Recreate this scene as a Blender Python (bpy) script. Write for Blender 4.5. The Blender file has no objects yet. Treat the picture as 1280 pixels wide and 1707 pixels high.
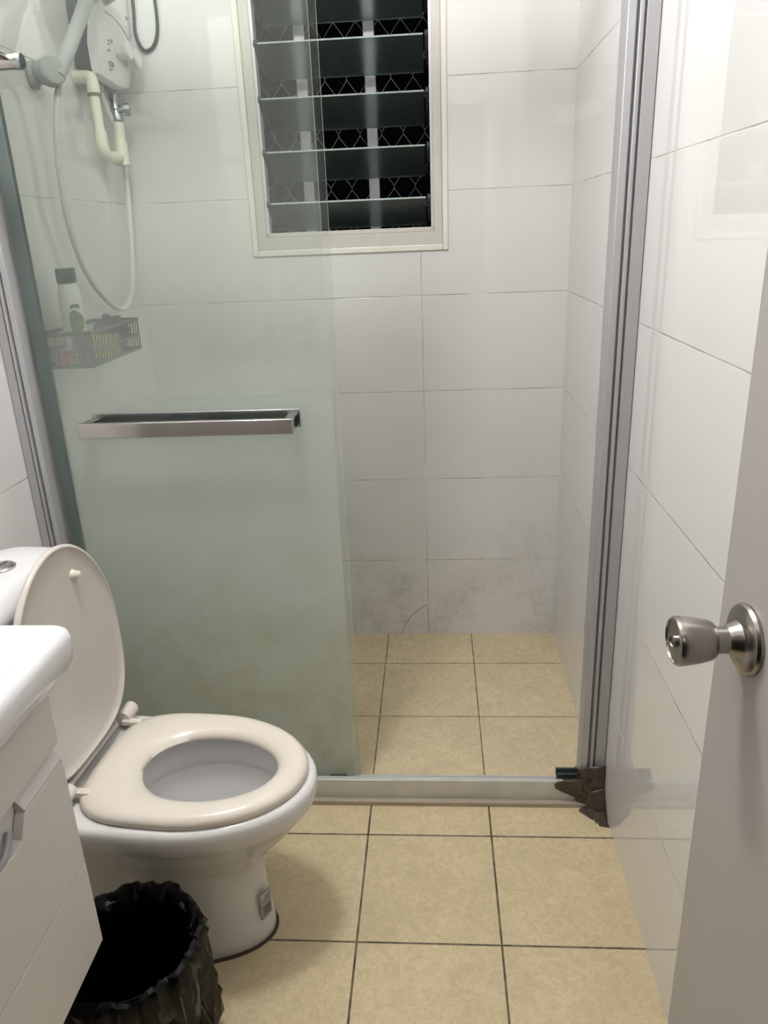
import bpy, bmesh, math, random
from mathutils import Vector, Matrix, noise
from math import pi, sin, cos, radians
C = bpy.context.scene.collection
random.seed(4)

# ---------------------------------------------------------------- camera
cam_d = bpy.data.cameras.new('camera'); cam = bpy.data.objects.new('camera', cam_d); C.objects.link(cam)
cam_d.sensor_fit = 'VERTICAL'; cam_d.sensor_height = 24.0; cam_d.lens = 1265.8 * 24.0 / 1707.0
cam_d.clip_start = 0.02
_r = Vector((0.9974149, 0.06046053, -0.03883346)); _u = Vector((0.01538814, 0.34816865, 0.9373056)); _f = Vector((-0.07019059, 0.93548015, -0.34633823))
M = Matrix.Identity(4)
for i in range(3):
    M[i][0] = _r[i]; M[i][1] = _u[i]; M[i][2] = -_f[i]
M[0][3], M[1][3], M[2][3] = -0.4076, -1.5024, 1.3849
cam.matrix_world = M
bpy.context.scene.camera = cam

# ---------------------------------------------------------------- world, light, exposure
sc = bpy.context.scene
w = bpy.data.worlds.new('night'); sc.world = w; w.use_nodes = True
w.node_tree.nodes['Background'].inputs[0].default_value = (0.010, 0.011, 0.016, 1)
w.node_tree.nodes['Background'].inputs[1].default_value = 0.12
sc.view_settings.view_transform = 'Standard'; sc.view_settings.look = 'None'
sc.view_settings.gamma = 1; sc.view_settings.use_curve_mapping = False
sc.view_settings.exposure = 0.0

def area(name, loc, size, power, col, rot=(0, 0, 0), shape='DISK'):
    d = bpy.data.lights.new(name, 'AREA'); d.shape = shape; d.size = size; d.energy = power; d.color = col
    o = bpy.data.objects.new(name, d); C.objects.link(o); o.location = loc; o.rotation_euler = rot
    return o
_d = bpy.data.lights.new('ceiling_lamp_light', 'POINT'); _d.energy = 44.0; _d.color = (1.0, 0.992, 0.985); _d.shadow_soft_size = 0.09
_o = bpy.data.objects.new('ceiling_lamp_light', _d); C.objects.link(_o); _o.location = (-0.80, -0.42, 2.48)
# the lit room beyond the open doorway
area('hallway_lamp_light', (-0.55, -2.6, 2.2), 0.5, 1.5, (1.0, 0.90, 0.80), rot=(radians(38), 0, 0))

# ---------------------------------------------------------------- materials
def mat(name, color=(.8, .8, .8), rough=.5, metal=0, coat=0, bump=None, trans=0, ior=1.5, spec=.5, var=None):
    m = bpy.data.materials.new(name); m.use_nodes = True; nt = m.node_tree
    b = nt.nodes['Principled BSDF']
    b.inputs['Base Color'].default_value = (*color, 1); b.inputs['Roughness'].default_value = rough
    b.inputs['Metallic'].default_value = metal; b.inputs['Coat Weight'].default_value = coat
    b.inputs['Transmission Weight'].default_value = trans; b.inputs['IOR'].default_value = ior
    b.inputs['Specular IOR Level'].default_value = spec
    tc = nt.nodes.new('ShaderNodeTexCoord')
    if var is None: var = (6.0, .03)
    n = nt.nodes.new('ShaderNodeTexNoise'); n.inputs['Scale'].default_value = var[0]; n.inputs['Detail'].default_value = 4
    nt.links.new(tc.outputs['Object'], n.inputs['Vector'])
    mr = nt.nodes.new('ShaderNodeMapRange'); mr.inputs[3].default_value = 1 - var[1] * 2; mr.inputs[4].default_value = 1 + var[1]
    nt.links.new(n.outputs['Fac'], mr.inputs[0])
    mx = nt.nodes.new('ShaderNodeMix'); mx.data_type = 'RGBA'; mx.blend_type = 'MULTIPLY'; mx.inputs[0].default_value = 1
    mx.inputs[6].default_value = (*color, 1); nt.links.new(mr.outputs[0], mx.inputs[7]); nt.links.new(mx.outputs[2], b.inputs['Base Color'])
    if bump:
        n2 = nt.nodes.new('ShaderNodeTexNoise'); n2.inputs['Scale'].default_value = bump[0]; n2.inputs['Detail'].default_value = 3
        nt.links.new(tc.outputs['Object'], n2.inputs['Vector'])
        bp = nt.nodes.new('ShaderNodeBump'); bp.inputs['Strength'].default_value = bump[1]; bp.inputs['Distance'].default_value = bump[2]
        nt.links.new(n2.outputs['Fac'], bp.inputs['Height']); nt.links.new(bp.outputs[0], b.inputs['Normal'])
    return m

class NG:
    """small node-graph helper"""
    def __init__(s, nt): s.nt = nt
    def n(s, t, **kw):
        x = s.nt.nodes.new(t)
        for k, v in kw.items(): setattr(x, k, v)
        return x
    def inp(s, node, i, v):
        if hasattr(v, 'is_linked') or hasattr(v, 'links'): s.nt.links.new(v, node.inputs[i])
        else: node.inputs[i].default_value = v
    def math(s, op, a, b=0.0, c=None):
        x = s.n('ShaderNodeMath', operation=op); s.inp(x, 0, a); s.inp(x, 1, b)
        if c is not None: s.inp(x, 2, c)
        return x.outputs[0]
    def mr(s, v, a, b, c, d, clamp=True):
        x = s.n('ShaderNodeMapRange'); x.clamp = clamp
        for i, q in enumerate((v, a, b, c, d)): s.inp(x, i, q)
        return x.outputs[0]
    def noise(s, vec, scale, detail=3, rough=.5, dist=0):
        x = s.n('ShaderNodeTexNoise'); s.inp(x, 'Vector', vec); x.inputs['Scale'].default_value = scale
        x.inputs['Detail'].default_value = detail; x.inputs['Roughness'].default_value = rough; x.inputs['Distortion'].default_value = dist
        return x.outputs['Fac']
    def mixc(s, f, a, b, mode='MIX'):
        x = s.n('ShaderNodeMix', data_type='RGBA', blend_type=mode); s.inp(x, 0, f)
        for i, v in ((6, a), (7, b)):
            if isinstance(v, tuple): x.inputs[i].default_value = (*v, 1)
            else: s.nt.links.new(v, x.inputs[i])
        return x.outputs[2]
    def joint(s, coord, off, period, half):
        # 1 inside the joint, 0 on the tile
        t = s.math('DIVIDE', s.math('SUBTRACT', coord, off), period)
        fr = s.math('FRACT', s.math('ADD', t, 0.5))
        d = s.math('MULTIPLY', s.math('ABSOLUTE', s.math('SUBTRACT', fr, 0.5)), period)
        return s.mr(d, half * .6, half * 1.4, 1.0, 0.0)

def tile_mat(name, base, grout, U, uo, up, V, vo, vp, half, kind, ior=2.0):
    m = bpy.data.materials.new(name); m.use_nodes = True; nt = m.node_tree; g = NG(nt); b = nt.nodes['Principled BSDF']
    geo = g.n('ShaderNodeNewGeometry'); sep = g.n('ShaderNodeSeparateXYZ'); nt.links.new(geo.outputs['Position'], sep.inputs[0])
    P = geo.outputs['Position']; cu = sep.outputs[U]; cv = sep.outputs[V]
    ju = g.joint(cu, uo, up, half); jv = g.joint(cv, vo, vp, half)
    j = g.math('MAXIMUM', ju, jv)
    # per-tile tone
    iu = g.math('FLOOR', g.math('DIVIDE', g.math('SUBTRACT', cu, uo), up)); iv = g.math('FLOOR', g.math('DIVIDE', g.math('SUBTRACT', cv, vo), vp))
    cmb = g.n('ShaderNodeCombineXYZ'); g.inp(cmb, 0, iu); g.inp(cmb, 1, iv)
    wn = g.n('ShaderNodeTexWhiteNoise'); nt.links.new(cmb.outputs[0], wn.inputs['Vector'])
    if kind == 'wall':
        tone = g.mr(wn.outputs['Value'], 0, 1, .975, 1.0)
        col = g.mixc(1.0, base, tone, 'MULTIPLY')
        # soap scum and mildew, low on the wall
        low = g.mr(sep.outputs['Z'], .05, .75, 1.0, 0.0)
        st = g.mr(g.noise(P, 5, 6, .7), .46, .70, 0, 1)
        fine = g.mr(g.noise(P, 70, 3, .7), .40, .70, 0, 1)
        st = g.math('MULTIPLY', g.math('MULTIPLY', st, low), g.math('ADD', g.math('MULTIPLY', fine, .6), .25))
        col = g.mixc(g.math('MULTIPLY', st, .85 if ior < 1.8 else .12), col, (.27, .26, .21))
        gn = g.mr(g.noise(P, 9, 3, .6), .42, .60, 0, 1)
        gc = g.mixc(gn, grout, (.30, .28, .24))
        gc = g.mixc(g.mr(g.noise(P, 5, 2), .3, .45, 1, 0), gc, (.80, .79, .76))
        col = g.mixc(g.math('MULTIPLY', j, g.mr(g.noise(P, 14, 2), .25, .6, .45, .95)), col, gc)
        g.inp(b, 'Roughness', g.mixc(j, (.02,) * 3, (.6,) * 3)); b.inputs['IOR'].default_value = ior
        h = g.math('ADD', g.math('MULTIPLY', g.noise(P, 7, 2), .0004), g.math('MULTIPLY', j, -.0012))
    else:
        sw = g.noise(P, 42, 5, .65, 1.4); s2 = g.noise(P, 6, 3, .5, .5)
        fl = g.mr(g.noise(P, 110, 4, .6, 2.5), .50, .66, 0, 1)
        col = g.mixc(g.mr(sw, .38, .62, 0, 1), (base[0] * .90, base[1] * .88, base[2] * .82), (base[0] * 1.06, base[1] * 1.06, base[2] * 1.08))
        col = g.mixc(g.math('MULTIPLY', fl, .30), col, (base[0] * 1.22, base[1] * 1.25, base[2] * 1.42))
        col = g.mixc(1.0, col, g.mr(s2, .3, .7, .93, 1.04), 'MULTIPLY')
        col = g.mixc(1.0, col, g.mr(wn.outputs['Value'], 0, 1, .96, 1.02), 'MULTIPLY')
        gc = g.mixc(g.mr(g.noise(P, 30, 3), .45, .6, 0, 1), grout, (grout[0] * .4, grout[1] * .38, grout[2] * .35))
        col = g.mixc(j, col, gc)
        g.inp(b, 'Roughness', g.mixc(j, (.38,) * 3, (.8,) * 3)); b.inputs['Specular IOR Level'].default_value = .4
        h = g.math('ADD', g.math('MULTIPLY', sw, .0005), g.math('MULTIPLY', j, -.0018))
    nt.links.new(col, b.inputs['Base Color'])
    bp = g.n('ShaderNodeBump'); bp.inputs['Strength'].default_value = .5; bp.inputs['Distance'].default_value = 1.0
    g.inp(bp, 'Height', h); nt.links.new(bp.outputs[0], b.inputs['Normal'])
    return m

WB = (.80, .79, .778)
m_wall_b = tile_mat('white_glazed_tile_back', WB, (.55, .53, .49), 'X', -.446, 3.0, 'Z', .297, .2987, .0013, 'wall', 1.6)
m_wall_s = tile_mat('white_glazed_tile_side', WB, (.55, .53, .49), 'Y', 5.0, 30.0, 'Z', .297, .2987, .0013, 'wall')
FB = (.64, .53, .335)
m_floor = tile_mat('beige_floor_tile', FB, (.16, .125, .085), 'X', -.289, .30, 'Y', -.038, .30, .0022, 'floor')
m_floor_s = tile_mat('beige_shower_tile', (.70, .59, .385), (.26, .20, .13), 'X', -.292, .30, 'Y', .442, .30, .0016, 'floor')
m_plaster = mat('ceiling_paint', (.85, .84, .82), .8)
m_kerb = mat('kerb_stone', (.42, .36, .28), .6, var=(14, .12))
m_ceramic = mat('white_ceramic', (.80, .785, .77), .10, spec=.6, var=(3, .01))
m_ceramic2 = mat('white_basin_ceramic', (.78, .775, .79), .08, spec=.6, var=(3, .01))
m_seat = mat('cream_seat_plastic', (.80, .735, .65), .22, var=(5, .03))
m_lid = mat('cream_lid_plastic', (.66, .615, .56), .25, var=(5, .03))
m_alu = mat('brushed_aluminium', (.47, .47, .48), .50, metal=.35, var=(3, .05), bump=(120, .05, .001))
m_alu_l = mat('pale_aluminium', (.64, .64, .61), .40, metal=.4, var=(20, .08))
m_chrome = mat('chrome', (.56, .53, .51), .14, metal=1, var=(40, .06), bump=(220, .06, .0005))
m_chrome_d = mat('dull_chrome', (.44, .47, .47), .25, metal=1, var=(30, .15))
m_steel = mat('brushed_steel', (.40, .37, .34), .27, metal=1, var=(10, .05))
m_cab = mat('white_lacquer', (.70, .675, .64), .32, var=(2, .01))
m_gap = mat('cabinet_gap', (.16, .15, .14), .6)
m_bag = mat('black_bin_liner', (.002, .002, .0025), .24, spec=.22, bump=(24, .4, .006), var=(5, .3))
m_black = mat('black_plastic', (.02, .02, .022), .4)
m_winframe = mat('cream_window_paint', (.64, .605, .565), .45, var=(40, .05), bump=(60, .1, .001))
m_wintrim = mat('ivory_tile_trim', (.84, .815, .74), .2)
m_winwhite = mat('white_channel_metal', (.72, .72, .74), .3, metal=.2)
m_clip = mat('dark_louvre_clip', (.045, .05, .055), .5)
m_grille = mat('grey_grille_metal', (.42, .41, .43), .5, metal=.3, var=(30, .15))
m_wire = mat('grey_mesh_wire', (.26, .25, .24), .5, metal=.3)
m_white_p = mat('white_plastic', (.82, .82, .81), .28)
m_grey_p = mat('grey_plastic', (.38, .39, .385), .35)
m_grey_d = mat('dark_grey_casing', (.045, .05, .06), .45, var=(120, .35))
m_print = mat('grey_print', (.33, .33, .33), .5)
m_pvc = mat('cream_pvc', (.84, .80, .69), .3)
m_glue = mat('brown_glue_ring', (.40, .30, .20), .5)
m_hose = mat('pale_hose', (.76, .75, .69), .35, bump=(300, .1, .001))
m_cord = mat('dark_cord', (.04, .05, .055), .4)
m_tape = mat('brown_tape', (.075, .052, .036), .28, spec=.5, bump=(30, .3, .002), var=(18, .35))
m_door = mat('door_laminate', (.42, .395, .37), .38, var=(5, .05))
m_door_e = mat('door_edge', (.66, .63, .59), .5)
m_capblue = mat('dark_teal_cap', (.02, .055, .06), .35)
m_bottle = mat('white_bottle', (.85, .85, .84), .3)
m_green = mat('green_label_fruit', (.14, .22, .03), .4, var=(60, .5))
m_purple = mat('purple_pack', (.13, .06, .17), .4)
m_red = mat('red_soap', (.62, .06, .07), .4)
m_yellow = mat('yellow_sponge', (.62, .52, .12), .8, bump=(100, .5, .003))
m_blue = mat('grey_cloth', (.07, .08, .085), .9, bump=(30, .7, .01))
m_basket = mat('dark_wire_basket', (.03, .045, .04), .4)
m_label = mat('label_paper', (.60, .58, .55), .5)
m_ink = mat('label_ink', (.10, .09, .085), .5)
m_water = mat('bowl_water', (.55, .58, .60), .03, spec=.5, var=(2, .01))
m_emit = bpy.data.materials.new('lamp_diffuser'); m_emit.use_nodes = True
_b = m_emit.node_tree.nodes['Principled BSDF']; _b.inputs['Emission Color'].default_value = (1, .95, .88, 1); _b.inputs['Emission Strength'].default_value = 3.0

def blade_mat():
    m = bpy.data.materials.new('frosted_louvre_glass'); m.use_nodes = True; nt = m.node_tree; g = NG(nt); b = nt.nodes['Principled BSDF']
    b.inputs['Base Color'].default_value = (.68, .80, .76, 1); b.inputs['Transmission Weight'].default_value = .93
    b.inputs['Roughness'].default_value = .30; b.inputs['IOR'].default_value = 1.45
    geo = g.n('ShaderNodeNewGeometry')
    n = g.noise(geo.outputs['Position'], 14, 4)
    nt.links.new(g.mixc(n, (.34, .43, .41), (.46, .54, .52)), b.inputs['Base Color'])
    bp = g.n('ShaderNodeBump'); bp.inputs['Strength'].default_value = .1; bp.inputs['Distance'].default_value = .001
    g.inp(bp, 'Height', g.noise(geo.outputs['Position'], 400, 2)); nt.links.new(bp.outputs[0], b.inputs['Normal'])
    return m
m_blade = blade_mat()
m_blade_e = mat('louvre_ground_edge', (.38, .44, .42), .35)

m_glass_edge = mat('green_glass_edge', (.74, .84, .70), .25, var=(10, .05))

def scum_glass(name, top, mid, low, blur):
    """shower glass with a soap-scum film that thickens towards the floor"""
    m = bpy.data.materials.new(name); m.use_nodes = True; nt = m.node_tree; g = NG(nt)
    nt.nodes.remove(nt.nodes['Principled BSDF']); out = nt.nodes['Material Output']
    geo = g.n('ShaderNodeNewGeometry'); sep = g.n('ShaderNodeSeparateXYZ'); P = geo.outputs['Position']; nt.links.new(P, sep.inputs[0])
    z = g.math('ADD', sep.outputs['Z'], g.math('MULTIPLY', g.math('SUBTRACT', g.noise(P, 3.2, 3), .5), .25))
    zl = g.math('ADD', sep.outputs['Z'], g.math('MULTIPLY', g.math('SUBTRACT', g.noise(P, 2.5, 2), .5), .03))
    mp = g.n('ShaderNodeMapping'); mp.inputs['Scale'].default_value = (9, 1, .7); nt.links.new(P, mp.inputs[0])
    strk = g.noise(mp.outputs[0], 5, 4, .6)
    spots = g.mr(g.noise(P, 190, 2, .6), .64, .72, 0, 1)
    film = g.math('ADD', g.mr(z, 1.60, 1.28, top, top + .045), g.mr(z, 1.23, 1.02, 0, mid - top - .045))
    film = g.math('ADD', film, g.math('MULTIPLY', g.math('SUBTRACT', strk, .5), g.mr(z, 1.5, 1.1, .012, .05)))
    film = g.math('ADD', film, g.math('MULTIPLY', spots, .03))
    film = g.math('MINIMUM', film, .242)
    film = g.math('ADD', film, g.mr(zl, 1.08, .75, 0, low))
    t = g.n('ShaderNodeBsdfTransparent'); t.inputs[0].default_value = (.965, .98, .965, 1)
    tsh = t.outputs[0]
    if blur:
        rf = g.n('ShaderNodeBsdfRefraction'); rf.inputs['IOR'].default_value = 1.10; rf.inputs['Roughness'].default_value = .62; rf.inputs['Color'].default_value = (.95, .98, .94, 1)
        mb = g.n('ShaderNodeMixShader'); g.inp(mb, 0, g.mr(zl, 1.08, .85, 0, blur)); nt.links.new(t.outputs[0], mb.inputs[1]); nt.links.new(rf.outputs[0], mb.inputs[2]); tsh = mb.outputs[0]
    df = g.n('ShaderNodeBsdfDiffuse'); tr = g.n('ShaderNodeBsdfTranslucent')
    stain = g.mr(g.noise(P, 8, 5, .7), .45, .75, 0, 1)
    colr = g.mixc(g.math('MULTIPLY', stain, g.mr(z, .75, .15, 0, .9)), (.92, .975, .93), (.60, .58, .36))
    nt.links.new(colr, df.inputs[0]); nt.links.new(colr, tr.inputs[0])
    sc_ = g.n('ShaderNodeMixShader'); sc_.inputs[0].default_value = .48; nt.links.new(df.outputs[0], sc_.inputs[1]); nt.links.new(tr.outputs[0], sc_.inputs[2])
    mx = g.n('ShaderNodeMixShader'); g.inp(mx, 0, film); nt.links.new(tsh, mx.inputs[1]); nt.links.new(sc_.outputs[0], mx.inputs[2])
    gl = g.n('ShaderNodeBsdfGlossy'); gl.inputs['Roughness'].default_value = .03
    fr = g.n('ShaderNodeFresnel'); fr.inputs[0].default_value = 1.4
    m2 = g.n('ShaderNodeMixShader'); g.inp(m2, 0, g.math('MULTIPLY', fr.outputs[0], .5)); nt.links.new(mx.outputs[0], m2.inputs[1]); nt.links.new(gl.outputs[0], m2.inputs[2])
    nt.links.new(m2.outputs[0], out.inputs[0])
    return m
m_scum = scum_glass('scummed_shower_glass', .016, .235, .36, .45)
m_scum2 = scum_glass('lightly_scummed_glass', .012, .19, .0, 0)

# ---------------------------------------------------------------- mesh helpers
def box(bm, x0, x1, y0, y1, z0, z1, mi=0):
    v = [bm.verts.new((x, y, z)) for x in (x0, x1) for y in (y0, y1) for z in (z0, z1)]
    fs = []
    for f in ((0, 1, 3, 2), (4, 6, 7, 5), (0, 4, 5, 1), (2, 3, 7, 6), (0, 2, 6, 4), (1, 5, 7, 3)):
        fc = bm.faces.new([v[i] for i in f]); fc.material_index = mi; fs.append(fc)
    return fs
def prism(bm, poly, axis, a, b):
    def P(p, t):
        return {'x': (t, p[0], p[1]), 'y': (p[0], t, p[1]), 'z': (p[0], p[1], t)}[axis]
    A = [bm.verts.new(P(p, a)) for p in poly]; B = [bm.verts.new(P(p, b)) for p in poly]
    n = len(poly)
    for i in range(n): bm.faces.new((A[i], A[(i + 1) % n], B[(i + 1) % n], B[i]))
    bm.faces.new(A[::-1]); bm.faces.new(B)
def loft(bm, rings, cap0=True, cap1=True, closed=True):
    R = [[bm.verts.new(p) for p in r] for r in rings]; n = len(R[0])
    for a, b in zip(R[:-1], R[1:]):
        for i in range(n if closed else n - 1): bm.faces.new((a[i], a[(i + 1) % n], b[(i + 1) % n], b[i]))
    if cap0: bm.faces.new(R[0][::-1])
    if cap1: bm.faces.new(R[-1])
    return R
def frame_of(d):
    d = d.normalized(); a = Vector((0, 0, 1)) if abs(d.z) < .9 else Vector((1, 0, 0))
    x = d.cross(a).normalized(); return x, d.cross(x).normalized()
def spline(pts, k=8, closed=False):
    P = [Vector(p) for p in pts]; out = []; n = len(P)
    for i in range(n - 1):
        p0 = P[max(i - 1, 0)]; p1 = P[i]; p2 = P[i + 1]; p3 = P[min(i + 2, n - 1)]
        for j in range(k):
            t = j / k; out.append(.5 * ((2 * p1) + (p2 - p0) * t + (2 * p0 - 5 * p1 + 4 * p2 - p3) * t * t + (3 * p1 - p0 - 3 * p2 + p3) * t ** 3))
    out.append(P[-1]); return out
def tube(bm, pts, r, seg=12, r1=None):
    pts = [Vector(p) for p in pts]; n = len(pts); rings = []
    up = None
    for i, p in enumerate(pts):
        d = (pts[min(i + 1, n - 1)] - pts[max(i - 1, 0)]).normalized()
        if up is None: x, up = frame_of(d)
        x = (up - d * up.dot(d)).normalized(); up = x; y = d.cross(x)
        rr = r if r1 is None else r + (r1 - r) * i / (n - 1)
        rings.append([p + x * rr * cos(2 * pi * k / seg) + y * rr * sin(2 * pi * k / seg) for k in range(seg)])
    loft(bm, rings)
def lathe(bm, prof, origin, axis, seg=32):
    """prof = [(distance along axis, radius)]"""
    o = Vector(origin); d = Vector(axis).normalized(); x, y = frame_of(d)
    rings = [[o + d * t + (x * cos(2 * pi * k / seg) + y * sin(2 * pi * k / seg)) * max(r, 1e-4) for k in range(seg)] for t, r in prof]
    loft(bm, rings)

def props(o, label=None, cat=None, group=None, kind=None):
    if label: o['label'] = label
    if cat: o['category'] = cat
    if group: o['group'] = group
    if kind: o['kind'] = kind
    return o
def root(name, loc, label=None, cat=None, group=None, kind=None, rz=0):
    o = bpy.data.objects.new(name, None); C.objects.link(o); o.location = loc; o.rotation_euler = (0, 0, rz); o.empty_display_size = .05
    o['_o'] = list(loc); return props(o, label, cat, group, kind)
def obj(name, bm, m, parent=None, bevel=0, angle=35, local=False, loc=None, seg=2, sub=0):
    bmesh.ops.recalc_face_normals(bm, faces=bm.faces)
    me = bpy.data.meshes.new(name); bm.to_mesh(me); bm.free()
    for p in me.polygons: p.use_smooth = True
    me.set_sharp_from_angle(angle=radians(angle))
    for mm in (m if isinstance(m, (list, tuple)) else [m]): me.materials.append(mm)
    o = bpy.data.objects.new(name, me); C.objects.link(o)
    off = Vector((0, 0, 0))
    if parent is not None:
        o.parent = parent; off = Vector(parent['_o']) if '_o' in parent else off
        if local: off = Vector((0, 0, 0))
        o['_o'] = list(off)
    elif loc is not None:
        off = Vector(loc); o.location = loc; o['_o'] = list(off)
    else: o['_o'] = [0, 0, 0]
    if off.length: me.transform(Matrix.Translation(-off))
    if bevel:
        b = o.modifiers.new('bevel', 'BEVEL'); b.width = bevel; b.segments = seg; b.limit_method = 'ANGLE'; b.angle_limit = radians(40)
        b.harden_normals = False
    if sub:
        s = o.modifiers.new('sub', 'SUBSURF'); s.levels = sub; s.render_levels = sub
    return o
def B(): return bmesh.new()
def struct(name, bm, m, parent=None, **k):
    o = obj(name, bm, m, parent, **k)
    if parent is None: o['kind'] = 'structure'
    return o

# ---------------------------------------------------------------- room shell
XL, XR, YB, YF, ZC = -1.33, 0.0, .945, -1.56, 2.62
T = .12
WX0, WX1, WZ0, WZ1 = -.945, -.378, 1.345, 2.27
bm = B(); box(bm, XL - T, XR + T, YF - T, .075, -.1, 0); struct('floor', bm, m_floor)
bm = B(); box(bm, XL, XR, .155, YB, -.1, .003); struct('floor_shower', bm, m_floor_s)
bm = B(); box(bm, XL - T, XR + T, YF - T, YB + T, ZC, ZC + .1); struct('ceiling', bm, m_plaster)
bm = B(); box(bm, XL - T, XL, YF, YB, 0, ZC); struct('wall_left', bm, m_wall_s)
bm = B(); box(bm, XR, XR + T, YF, YB, 0, ZC); struct('wall_right', bm, m_wall_s)
bm = B()
box(bm, XL - T, WX0, YB, YB + T, -.1, ZC); box(bm, WX1, XR + T, YB, YB + T, -.1, ZC)
box(bm, WX0, WX1, YB, YB + T, -.1, WZ0); box(bm, WX0, WX1, YB, YB + T, WZ1, ZC)
struct('wall_back', bm, m_wall_b)
bm = B()
box(bm, XL - T, -.86, YF - T, YF, 0, ZC); box(bm, -.06, XR + T, YF - T, YF, 0, ZC); box(bm, -.86, -.06, YF - T, YF, 2.06, ZC)
struct('wall_front', bm, m_wall_b)
bm = B(); box(bm, XL, XR, .062, .090, 0, .013); struct('trim_1', bm, m_kerb, bevel=.002)
# hairline crack on the low back tile
bm = B(); tube(bm, spline([(-.541, YB, .004), (-.535, YB, .030), (-.520, YB, .058), (-.492, YB, .090), (-.452, YB, .122)], 5), .0011, 5)
struct('trim_2', bm, mat('tile_crack', (.22, .21, .19), .8))

# ---------------------------------------------------------------- window
win = root('window_1', (-.66, YB, 1.33), 'white framed louvre window with frosted glass blades in the tiled shower wall', 'window', kind='structure')
ZT = 2.285
bm = B()   # thin ivory trim around the opening
for (a, b, c, d) in ((-.962, -.944, 1.325, ZT), (-.379, -.362, 1.325, ZT), (-.944, -.379, 1.325, 1.343)): box(bm, a, b, YB - .006, YB + .03, c, d)
obj('window_trim', bm, m_wintrim, win, bevel=.003)
bm = B()   # cream painted frame
box(bm, -.944, -.915, YB + .002, YB + .075, 1.343, ZT - .02); box(bm, -.405, -.379, YB + .002, YB + .075, 1.343, ZT - .02)
box(bm, -.944, -.379, YB - .001, YB + .075, 1.343, 1.380); box(bm, -.915, -.405, YB + .012, YB + .075, 1.380, 1.393)
box(bm, -.915, -.405, YB + .002, YB + .075, ZT - .06, ZT - .02)
obj('window_frame', bm, m_winframe, win, bevel=.002)
bm = B()   # white channels that carry the clips
box(bm, -.915, -.907, YB + .010, YB + .05, 1.393, ZT - .06); box(bm, -.413, -.405, YB + .010, YB + .05, 1.393, ZT - .06)
obj('clip_channel', bm, m_winwhite, win)
NB = 6; PITCH = .1412
dy, dz = .118, -.074
for k in range(NB):
    zt = 1.476 + PITCH * k; yt = YB + .012
    d = Vector((0, dy, dz)).normalized(); n = Vector((0, -d.z, d.y)) * .0028
    bm = B()
    p0 = Vector((0, yt, zt)); p1 = Vector((0, yt + dy, zt + dz))
    A = [p0 + n, p1 + n, p1 - n, p0 - n]
    va = [bm.verts.new((-.903, p.y, p.z)) for p in A]; vb = [bm.verts.new((-.428, p.y, p.z)) for p in A]
    for i in range(4):
        f = bm.faces.new((va[i], va[(i + 1) % 4], vb[(i + 1) % 4], vb[i])); f.material_index = 1 if i in (1, 3) else 0
    for q in (va[::-1], vb): bm.faces.new(q)
    obj('louvre_blade', bm, [m_blade, m_blade_e], win)
    for x0, x1 in ((-.909, -.898), (-.423, -.415)):
        bm = B()
        e = Vector((0, 1, 0)); q = [p0 + n * 2.5 - d * .006, p0 + n * 2.2 + d * .07, p0 + n * 1.6 + d * .125, p0 - n * 1.6 + d * .125, p0 - n * 2.6 + d * .06 + Vector((0, 0, -.012)), p0 - n * 3 - d * .006]
        prism(bm, [(p.y, p.z) for p in q], 'x', x0, x1)
        obj('louvre_clip', bm, m_clip, win, bevel=.001)

# grille outside the window
gr = root('security_grille', (-.66, 1.13, 1.30), 'grey metal security grille with diamond mesh outside the dark louvre window', 'grille')
YG = 1.135
for x in (-.592, -.803):
    bm = B(); box(bm, x - .017, x + .017, YG - .012, YG + .004, 1.25, 2.35); obj('grille_bar', bm, m_grille, gr, bevel=.002)
bm = B(); box(bm, -1.05, -.25, YG - .012, YG + .004, 1.235, 1.262); box(bm, -1.05, -.25, YG - .012, YG + .004, 2.338, 2.365)
box(bm, -1.05, -1.02, YG - .012, YG + .004, 1.262, 2.338); box(bm, -.28, -.25, YG - .012, YG + .004, 1.262, 2.338)
obj('grille_frame', bm, m_grille, gr, bevel=.002)
DW, DH = .068, .104
nx = int(.78 / DW) + 1; nz = int(1.10 / DH) * 2 + 1
for i in range(nx):
    cx = -1.04 + i * DW
    for s_ in (0, 1):
        xa, xb = (cx, cx + DW / 2) if s_ == 0 else (cx + DW, cx + DW / 2)
        bm = B(); pts = []
        for j in range(nz):
            x = xa if j % 2 == 0 else xb; z = 1.258 + j * DH / 2; y = YG + .0095 + .001 * s_
            pts += [(x, y, z - .004), (x, y, z + .004)]
        tube(bm, pts, .0010, 5)
        obj('mesh_wire', bm, m_wire, gr)

# ---------------------------------------------------------------- shower enclosure
ZTOP = 2.17
enc = root('shower_screen_frame', (-.66, .08, 0.01), 'grey aluminium frame of the shower screen with fixed glass pane, standing on the kerb', 'shower screen')
def jamb(side):
    s = 1 if side > 0 else -1; x0 = 0.0 if s > 0 else XL
    def X(d): return x0 - s * d * (1 if s > 0 else .80)
    # profile, distance from the wall -> y depth; stepped face with two grooves
    prof = [(0.0015, .082), (.026, .080), (.028, .088), (.031, .088), (.032, .076), (.039, .076), (.040, .088), (.043, .088), (.045, .078), (.059, .080), (.063, .092), (.063, .108), (.057, .112), (.057, .150), (.0015, .150)]
    b = B(); prism(b, [(X(d), y) for d, y in prof], 'z', .015, ZTOP + .03); return b
for s in (1, -1):
    obj('jamb', jamb(s), m_alu, enc, bevel=.0008, seg=1, angle=30)
bm = B()
prism(bm, [(.076, .014), (.0745, .020), (.0745, .060), (.077, .068), (.091, .069), (.0935, .064), (.094, .034), (.106, .034), (.106, .040), (.109, .040), (.109, .030), (.128, .030), (.128, .040), (.131, .040), (.131, .028), (.152, .026), (.152, .004), (.076, .004)], 'x', XL + .001, -.001)
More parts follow.
